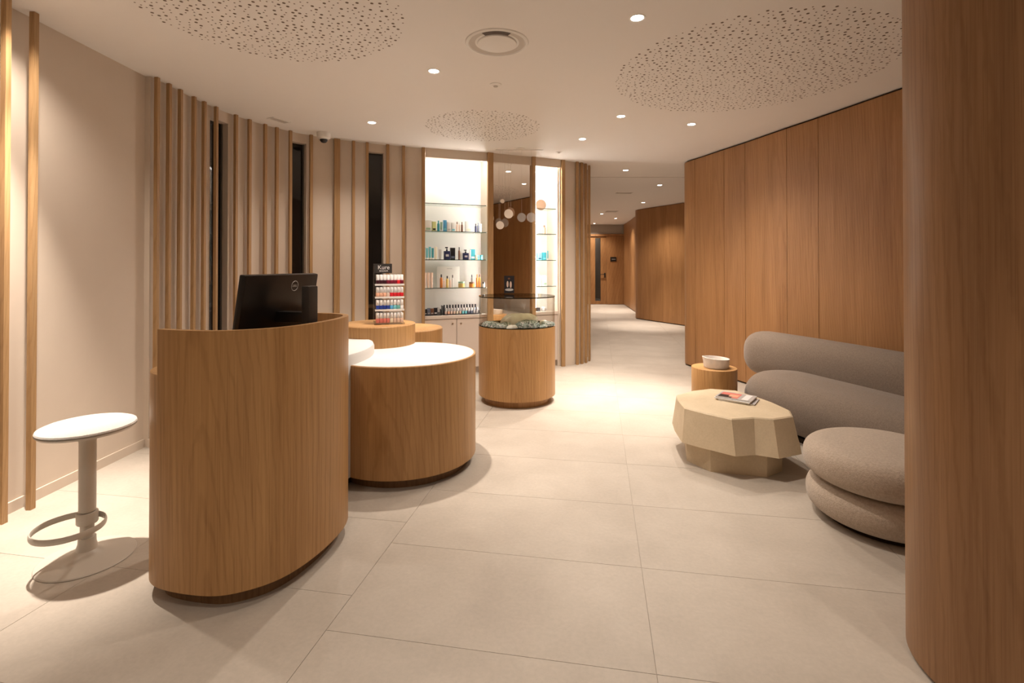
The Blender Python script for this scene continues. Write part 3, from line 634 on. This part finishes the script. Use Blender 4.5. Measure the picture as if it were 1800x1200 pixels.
row(qL, SHELF[1], [
 ('box', 752.5, 763.5, 17, 'white', 'large white carton at the end of the upper product shelf', 'box', 'green'), ('box', 764.5, 771, 15, 'lime', 'pale lime carton next to a large white carton', 'box', 'ink'),
 ('bottle', 773, 777.4, 17, 'teal', 'dark teal bottle beside the lime carton', 'bottle', 'teal'), ('tube', 778, 782, 15, 'green', 'pale green tube between teal bottle and blue carton', 'tube'),
 ('box', 783, 788.4, 18, 'blue', 'blue carton beside white boxes on the upper product shelf', 'box', 'aqua'), ('box', 789, 795.6, 15, 'white', 'white carton next to the blue carton', 'box', 'grey'), ('box', 796.2, 803, 14, 'white', 'white carton beside the brown-capped pink bottle', 'box', 'aqua'),
 ('bottle', 804.5, 808.4, 16, 'pink', 'slim pink bottle with brown cap', 'bottle', 'brown'), ('bottle', 809.3, 812.3, 15, 'pink', 'slim pink bottle with white cap', 'bottle', 'white'), ('bottle', 813, 816.5, 16, 'brown', 'slim dark brown bottle on the upper product shelf', 'bottle', 'brown'),
 ('box', 820, 831, 17, 'white', 'wide white carton next to the dark brown bottle', 'box', 'cream'), ('bottle', 836.6, 840.4, 14, 'navy', 'navy bottle with round black cap', 'bottle', 'ink'), ('bottle', 841.2, 844.8, 15.5, 'slate', 'slate grey bottle beside the navy bottle', 'bottle', 'slate'),
 ('tube', 845.6, 849, 14, 'white', 'white tube at the column end of the upper product shelf', 'tube')], 749.5, K, G1, RZ)
row(qL, SHELF[2], [
 ('tube', 750.3, 754, 19, 'teal', 'dark teal tube at the end of the middle product shelf', 'tube'), ('tube', 754.6, 758.6, 18, 'aqua', 'bright aqua tube between two teal tubes', 'tube'), ('tube', 759.2, 763.4, 20, 'aqua', 'light aqua tube with cream cap', 'tube', 'cream'), ('tube', 764, 767.8, 18, 'teal', 'teal tube next to the tall cream tube', 'tube'),
 ('tube', 768.6, 773.4, 20, 'cream', 'tall cream tube on the middle product shelf', 'tube', 'cream'), ('tube', 775.5, 780.5, 16, 'grey', 'silver grey tube beside the navy pump bottle', 'tube', 'grey'),
 ('pump', 784, 794.5, 20, 'navy', 'large navy pump bottle with white print', 'bottle', 'ink'), ('box', 796, 804, 19, 'ink', 'black carton behind the large navy pump bottle', 'box', 'slate', .19),
 ('bottle', 808.4, 811.6, 20, 'brown', 'tall slim brown bottle on the middle product shelf', 'bottle', 'ink'), ('tube', 812.3, 815, 13, 'white', 'small white tube beside a tall slim brown bottle', 'tube'),
 ('pump', 816, 826, 16, 'navy', 'shorter navy pump bottle beside a white tube', 'bottle', 'ink'), ('tube', 827, 830.2, 16, 'white', 'white tube between navy pump bottle and teal carton', 'tube'),
 ('box', 831, 839, 17, 'teal', 'teal carton with pale swirl print', 'box', 'white', .20), ('box', 836, 839.6, 7.5, 'cream', 'tiny cream carton before the teal carton', 'box', 'gold', .10),
 ('jar', 840.3, 845, 7.5, 'teal', 'low dark teal jar', 'jar', 'teal'), ('jar', 846, 851, 7.5, 'aqua', 'low aqua jar beside the dark teal jar', 'jar', 'teal')], 749.5, K, G2, RZ)
row(qL, SHELF[3], [
 ('tube', 750.5, 755.6, 24, 'pink', 'pale pink tube beside the white showcard', 'tube', 'pink'), ('tube', 756.2, 761, 24, 'pink', 'pale pink tube beside the white showcard', 'tube', 'pink'), ('tube', 761.6, 766.6, 24, 'pink', 'pale pink tube beside the white showcard', 'tube', 'pink'),
 ('bottle', 777.6, 782.6, 21, 'amber', 'tall amber bottle with black cap before the showcard', 'bottle', 'ink'), ('bottle', 783.4, 786.8, 15, 'pink', 'pale pink bottle between two amber bottles', 'bottle'), ('bottle', 787.7, 792.3, 18.5, 'gold', 'honey coloured bottle with black cap', 'bottle', 'ink'),
 ('bottle', 793.4, 796.6, 16, 'pink', 'small peach bottle beside the honey coloured bottle', 'bottle', 'white'), ('bottle', 797.4, 800.4, 20, 'white', 'thin white bottle with black cap', 'bottle', 'ink'),
 ('jar', 808.4, 819.6, 9.5, 'gold', 'wide gold jar before the showcard', 'jar', 'green'), ('jar', 827, 836.5, 8.5, 'orange', 'low orange jar with brown lid', 'jar', 'brown'), ('bottle', 833.6, 836.8, 20, 'grey', 'grey dropper bottle behind the orange jar', 'bottle', 'slate', .24),
 ('bottle', 839, 843, 20.5, 'orange', 'orange bottle with orange cap', 'bottle', 'orange'), ('bottle', 843.4, 847.2, 20.5, 'orange', 'orange bottle with brown cap', 'bottle', 'brown'), ('jar', 847.8, 852, 8.5, 'white', 'low white jar with black lid', 'jar', 'ink', .09)], 749.5, K, G3, RZ)
p = qL((795.5-749.5)*K, .27); e = empty('showcard', (p.x, p.y, SHELF[3]+.0006), RZ); tag(e, 'white showcard standing behind amber bottles on the lowest glass shelf', 'display card')
bm = bmesh.new(); box(bm, -.15, .15, -.004, .004, 0, .265, None, .001); obj('board', bm, 'white_plastic', e)
bm = bmesh.new(); box(bm, -.02, .05, -.0046, -.0042, .236, .243); obj('print_line', bm, 'p_grey', e)
# lower counter: polish trays
e = empty('product_tray', (*qL(.36+.10, .155), .7426), RZ); tag(e, 'long black two-step tray of small polish bottles on the niche counter', 'tray')
bm = bmesh.new(); box(bm, -.20, .29, -.075, .0, 0, .008); box(bm, -.20, .29, .0, .075, 0, .042); obj('steps', bm, 'p_ink', e)
bm = bmesh.new(); box(bm, -.208, -.2005, -.075, .075, 0, .115); obj('side_panel', bm, 'p_ink', e)
tc = qL(.46, .155); seqf = ['nude', 'peach', 'nude', 'nude', 'cream', 'nude', 'aqua', 'aqua', 'slate', 'slate', 'grey', 'grey']; seqb = ['slate', 'silver', 'grey', 'silver', 'grey', 'white', 'silver', 'white', 'cream', 'grey', 'silver', 'slate']
for k in range(12):
    for dy, zz_, seq in ((-.040, .7516, seqf), (.035, .7856, seqb)):
        lx = -.175+.0375*k; pp = tc+T*lx+NB*dy; c = seq[k]
        place_polish(c, 'silver' if dy < 0 else 'ink', (pp.x, pp.y, zz_), RZ, ('%s polish bottle with silver cap in the front row of the black tray' if dy < 0 else '%s polish bottle with black cap in the back row of the black tray') % c, 'polish bottles in the black tray', 1.05)
e = empty('product_tray', (*qL(.115, .155), .7426), RZ); tag(e, 'short black tray holding dark cartons on the niche counter', 'tray')
bm = bmesh.new(); box(bm, -.108, .115, -.07, .07, 0, .008); box(bm, -.108, -.103, -.07, .07, .008, .05); box(bm, .110, .115, -.07, .07, .008, .075); obj('tray', bm, 'p_ink', e)
tc = qL(.115, .155)
for k, (lx, c, h, w_, cp) in enumerate(((-.080, 'ink', .070, .038, 'silver'), (-.038, 'slate', .080, .038, 'grey'), (.004, 'brown', .075, .040, 'silver'), (.048, 'ink', .082, .040, 'white'), (.087, 'silver', .088, .030, 'ink'))):
    pp = tc+T*lx; product('box', (pp.x, pp.y, .7512), w_, h, c, ['black', 'slate', 'brown', 'black white-banded', 'silver'][k]+' small carton in the short black tray', 'box', 'cartons in the short tray', RZ, cp)
# slim niche
RZ2 = math.atan2(T2.y, T2.x)
row(qR, SHELF[1], [('box', 944, 947, 14, 'orange', 'orange carton on the slim niche shelf', 'box', 'white'), ('box', 948, 954, 15, 'white', 'white carton next to the orange carton', 'box', 'grey'), ('bottle', 962, 967.5, 15, 'peach', 'peach bottle with brown cap in the slim niche', 'bottle', 'brown')], 943, .0088, G4, RZ2)
row(qR, SHELF[2], [('box', 944, 951.5, 12, 'aqua', 'aqua carton at the column end of the slim niche shelf', 'box', 'white'), ('box', 952, 960, 12, 'aqua', 'aqua carton with dark print in the slim niche', 'box', 'navy'), ('box', 960.6, 968, 13, 'teal', 'teal carton beside the aqua cartons in the slim niche', 'box', 'aqua'), ('tube', 969.5, 972.5, 16, 'aqua', 'thin aqua tube in the slim niche', 'tube')], 943, .0088, G4, RZ2)
row(qR, SHELF[3], [('tube', 944.5, 949.6, 22, 'white', 'white tube with grey cap in the slim niche', 'tube', 'grey'), ('tube', 950.2, 955.6, 23, 'white', 'tall white tube with pink cap in the slim niche', 'tube', 'pink'), ('tube', 956, 960, 18, 'cream', 'cream tube in the slim niche', 'tube'), ('box', 961, 969, 18, 'white', 'white carton with green band in the slim niche', 'box', 'green')], 943, .0088, G4, RZ2)
row(qR, .742, [('bottle', 945, 950, 14, 'ink', 'black bottle on the slim niche counter', 'bottle', 'ink'), ('box', 951, 957, 6, 'ink', 'flat black carton on the slim niche counter', 'box', 'slate'), ('jar', 960, 968, 7, 'grey', 'grey jar on the slim niche counter', 'jar', 'white')], 943, .0088, G4, RZ2)
# ================================================================== STOOL
SX, SY = -1.99, 2.355
e = empty('bar_stool', (SX, SY, 0)); tag(e, 'cream pedestal stool with round padded seat and hooped footrest', 'stool')
bm = bmesh.new(); lathe(bm, [(0, 0), (.186, 0), (.188, .003), (.184, .007), (.12, .014), (.065, .026), (.042, .045), (.035, .075), (.034, .10), (0, .10)], 64); obj('base', bm, 'stool_metal', e)
bm = bmesh.new(); lathe(bm, [(0, .095), (.027, .095), (.027, .22), (.033, .222), (.033, .545), (.036, .56), (.050, .580), (.075, .590), (.09, .593), (0, .593)], 48); obj('column', bm, 'stool_metal', e)
bm = bmesh.new(); lathe(bm, [(0, .592), (.150, .592), (.180, .598), (.187, .606), (.186, .609), (0, .609)], 64); obj('seat_shell', bm, 'stool_metal', e)
bm = bmesh.new(); lathe(bm, [(0, .6095), (.183, .6095), (.187, .615), (.184, .622), (.168, .629), (.11, .634), (0, .636)], 64); obj('seat_cushion', bm, 'seat_fabric', e)
bm = bmesh.new(); lathe(bm, [(.0275, .165), (.040, .165), (.042, .17), (.042, .212), (.040, .217), (.0275, .217), (.0275, .165)], 32); obj('collar', bm, 'stool_metal', e)
bm = bmesh.new()
tube(bm, [Vector((-.005+.130*math.cos(a), -.092+.130*math.sin(a), .19)) for a in [2*PI*i/64 for i in range(64)]], .01, 10, True, (.005, .014)); obj('footrest_ring', bm, 'stool_metal', e)
# ================================================================== LOUNGE
# coffee table
e = empty('coffee_table', (1.53, 3.55, 0)); tag(e, 'low faceted sand-coloured coffee table with chiselled sides', 'coffee table')
def rel(l): return [(x-1.53, y-3.55) for x, y in l]
top = rel([(1.428, 3.993), (1.26, 3.86), (1.223, 3.721), (1.199, 3.502), (1.30, 3.37), (1.42, 3.243), (1.583, 3.276), (1.695, 3.243), (1.86, 3.308), (1.917, 3.447), (1.90, 3.65), (1.86, 3.807), (1.787, 4.002), (1.60, 4.06)])
low = rel([(1.40, 4.02), (1.235, 3.87), (1.194, 3.687), (1.165, 3.44), (1.27, 3.33), (1.421, 3.19), (1.56, 3.215), (1.677, 3.154), (1.865, 3.23), (1.965, 3.43), (1.945, 3.66), (1.90, 3.84), (1.81, 4.03), (1.60, 4.09)])
bm = bmesh.new()
a = [bm.verts.new((x, y, .155)) for x, y in low]; b = [bm.verts.new((x*.985, y*.985, .368)) for x, y in top]; c = [bm.verts.new((x*.955, y*.955, .375)) for x, y in top]
n = len(top)
for i in range(n):
    j = (i+1) % n; bm.faces.new((a[i], a[j], b[j], b[i])); bm.faces.new((b[i], b[j], c[j], c[i]))
bm.faces.new(c); bm.faces.new(a[::-1]); obj('tabletop', bm, 'sand_resin', e, 12)
bs = rel([(1.266, 3.664), (1.225, 3.52), (1.317, 3.33), (1.648, 3.247), (1.797, 3.342), (1.83, 3.6), (1.75, 3.85), (1.5, 3.93), (1.32, 3.84)])
bm = bmesh.new(); loft(bm, [[(x, y, 0) for x, y in bs], [(x*1.01, y*1.01, .154) for x, y in bs]]); obj('base', bm, 'sand_resin', e, 12)
def magazine(z, dx, dy, rz, cov, lab):
    e = empty('magazine', (1.66+dx, 3.71+dy, z), rz); e.scale = (.88, .88, 1); tag(e, lab, 'magazine', 'magazines on the coffee table')
    bm = bmesh.new(); box(bm, -.104, .104, -.138, .138, .0006, .0076, None, .001); obj('pages', bm, 'p_white', e)
    bm = bmesh.new(); box(bm, -.106, .106, -.14, .14, .0077, .0086); cv = obj('cover', bm, cov, e); return cv
magazine(.3752, .012, -.012, .95, 'p_grey', 'bottom magazine of the stack on the coffee table')
magazine(.3842, -.010, -.004, .86, 'p_white', 'middle magazine of the stack on the coffee table')
cv = magazine(.3932, 0, .004, .90, 'p_silver', 'top magazine with red and black cover picture on the stack')
for sx0, sx1, sy0, sy1, c in ((-.09, .085, -.03, .125, 'rose'), (-.09, .0, .02, .125, 'ink'), (-.05, .03, -.02, .05, 'peach'), (-.09, .09, -.11, -.06, 'white')):
    bm = bmesh.new(); box(bm, sx0, sx1, sy0, sy1, .0087, .0089 if c in ('rose', 'white') else .0091 if c == 'ink' else .0093); obj('print', bm, 'p_'+c, cv)
# side table + bowl
e = empty('side_table', (1.785, 4.43, 0)); tag(e, 'small oak drum side table between coffee table and oak wall', 'side table')
bm = bmesh.new(); lathe(bm, [(0, .04), (.187, .04), (.189, .043), (.189, .467), (.187, .47), (0, .47)], 72); obj('body', bm, 'oak', e)
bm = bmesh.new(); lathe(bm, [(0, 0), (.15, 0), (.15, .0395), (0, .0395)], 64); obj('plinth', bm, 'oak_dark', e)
bm = bmesh.new(); seg = 64; rings = []
for r, z, k in ((.096, 0, 0), (.103, .004, 0), (.106, .016, 0), (.107, .050, .1), (.109, .076, .8), (.110, .084, 1), (.105, .085, 1), (.101, .076, .8), (.100, .05, .1), (.096, .014, 0), (.05, .012, 0)):
    ring = []
    for i in range(seg):
        a = 2*PI*i/seg; lip = max(0, math.cos(a-PI*.97))**6
        ring.append(((r+.008*lip*k)*math.cos(a), (r+.008*lip*k)*math.sin(a), z+k*(-.006*math.cos(a)+.004*lip)))
    rings.append(ring)
loft(bm, rings); o = tag(obj('bowl', bm, 'ceramic'), 'off-white ceramic bowl with pouring lip on the oak side table', 'bowl'); o.location = (1.80, 4.42, .4704)
# sofa
d = Vector((.30, -.954)); nn = Vector((-.954, -.30)); O = Vector((2.52, 5.0))
def sp(t, n): return O+d*t+nn*n
def pillow(bm, p0, p1, r, prof, seg=48):   # stadium plan, profile of (inset, z)
    ax = p1-p0; L = ax.length; a = math.atan2(ax.y, ax.x) if L > 1e-6 else 0; rings = []
    for ins, z in prof:
        rr = max(r-ins, .004); ring = []
        for i in range(seg):
            th = 2*PI*(i+.5)/seg; c = p1 if math.cos(th) > 0 else p0
            ring.append((c.x+rr*math.cos(th+a), c.y+rr*math.sin(th+a), z))
        rings.append(ring)
    loft(bm, rings)
def round_prof(z0, z1, rx, rz, n=8, dome=0., flat=0.):
    lo = [(rx*(1-math.sin(PI/2*i/n))+flat*0, z0+rz*(1-math.cos(PI/2*i/n))) for i in range(n+1)]
    hi = [(rx*(1-math.cos(PI/2*i/n)), z1-rz+rz*math.sin(PI/2*i/n)) for i in range(n+1)]
    return lo+hi+([(rx+.10, z1+dome*.6), (rx+.22, z1+dome)] if dome else [])
e = empty('sofa', (2.6, 4.0, 0)); tag(e, 'taupe upholstered sofa with rounded seat and curved bolster back along the oak wall', 'sofa')
inv = Vector((-2.6, -4.0))
bm = bmesh.new(); pillow(bm, sp(.66, .35)+inv, sp(2.05, .35)+inv, .37, round_prof(.035, .435, .17, .19, 10, .018)); obj('seat', bm, 'sofa_fabric', e, 60)
bm = bmesh.new(); pillow(bm, sp(.70, .35)+inv, sp(2.0, .35)+inv, .27, [(0, 0), (0, .036)]); obj('plinth', bm, 'gap_dark', e)
bp = spline([sp(-.17, .03), sp(.1, .0), sp(.5, -.02), sp(.9, -.02), sp(1.5, -.01), sp(2.15, 0), sp(2.32, .05)], 8)
pa = Path(bp); NS = 110; rings = []; hw, hh, zc = .185, .215, .50
for k in range(NS+1):
    s = pa.len*k/NS; p, t = pa.at(s); t0 = pa.at(max(0, s-.05))[1]; t1 = pa.at(min(pa.len, s+.05))[1]; t = (t0+t1).normalized(); sd = Vector((t.y, -t.x))
    e_ = min(s, pa.len-s); f = max(0, 1-(1-min(1, e_/.22))**2.5)**(1/2.5); f = max(f, .02)
    ring = []
    for i in range(32):
        a = 2*PI*i/32; cx_, cz_ = math.cos(a), math.sin(a); ex = .78
        ring.append((p.x+inv.x+sd.x*hw*f*math.copysign(abs(cx_)**ex, cx_), p.y+inv.y+sd.y*hw*f*math.copysign(abs(cx_)**ex, cx_), zc+hh*f*math.copysign(abs(cz_)**ex, cz_)))
    rings.append(ring)
bm = bmesh.new(); loft(bm, rings); obj('backrest', bm, 'sofa_fabric', e, 80)
# pouf
e = empty('pouf', (2.0, 2.70, 0)); tag(e, 'beige boucle pouf of two stacked rounded cushions before the oak pier', 'pouf')
z0 = Vector((0, 0))
def round_cushion(name, z0_, z1_, R, dome):
    bm = bmesh.new(); n = 12; h = (z1_-z0_)/2; zc = (z0_+z1_)/2; ex = .76; pr = []
    for i in range(2*n+1):
        a = -PI/2+PI*i/(2*n); pr.append((R-.15+.15*math.cos(a)**ex if abs(a) < PI/2-1e-6 else R-.15, zc+h*math.copysign(abs(math.sin(a))**ex, a)))
    pr = [(0, z0_)]+pr+[(R-.25, z1_+dome*.7), (0, z1_+dome)]
    lathe(bm, pr, 72); obj(name, bm, 'pouf_fabric', e, 70)
round_cushion('lower_cushion', .022, .215, .365, 0); round_cushion('upper_cushion', .208, .408, .378, .014)
bm = bmesh.new(); lathe(bm, [(0, 0), (.27, 0), (.27, .0225), (0, .0225)], 48); obj('glide_base', bm, 'gap_dark', e)
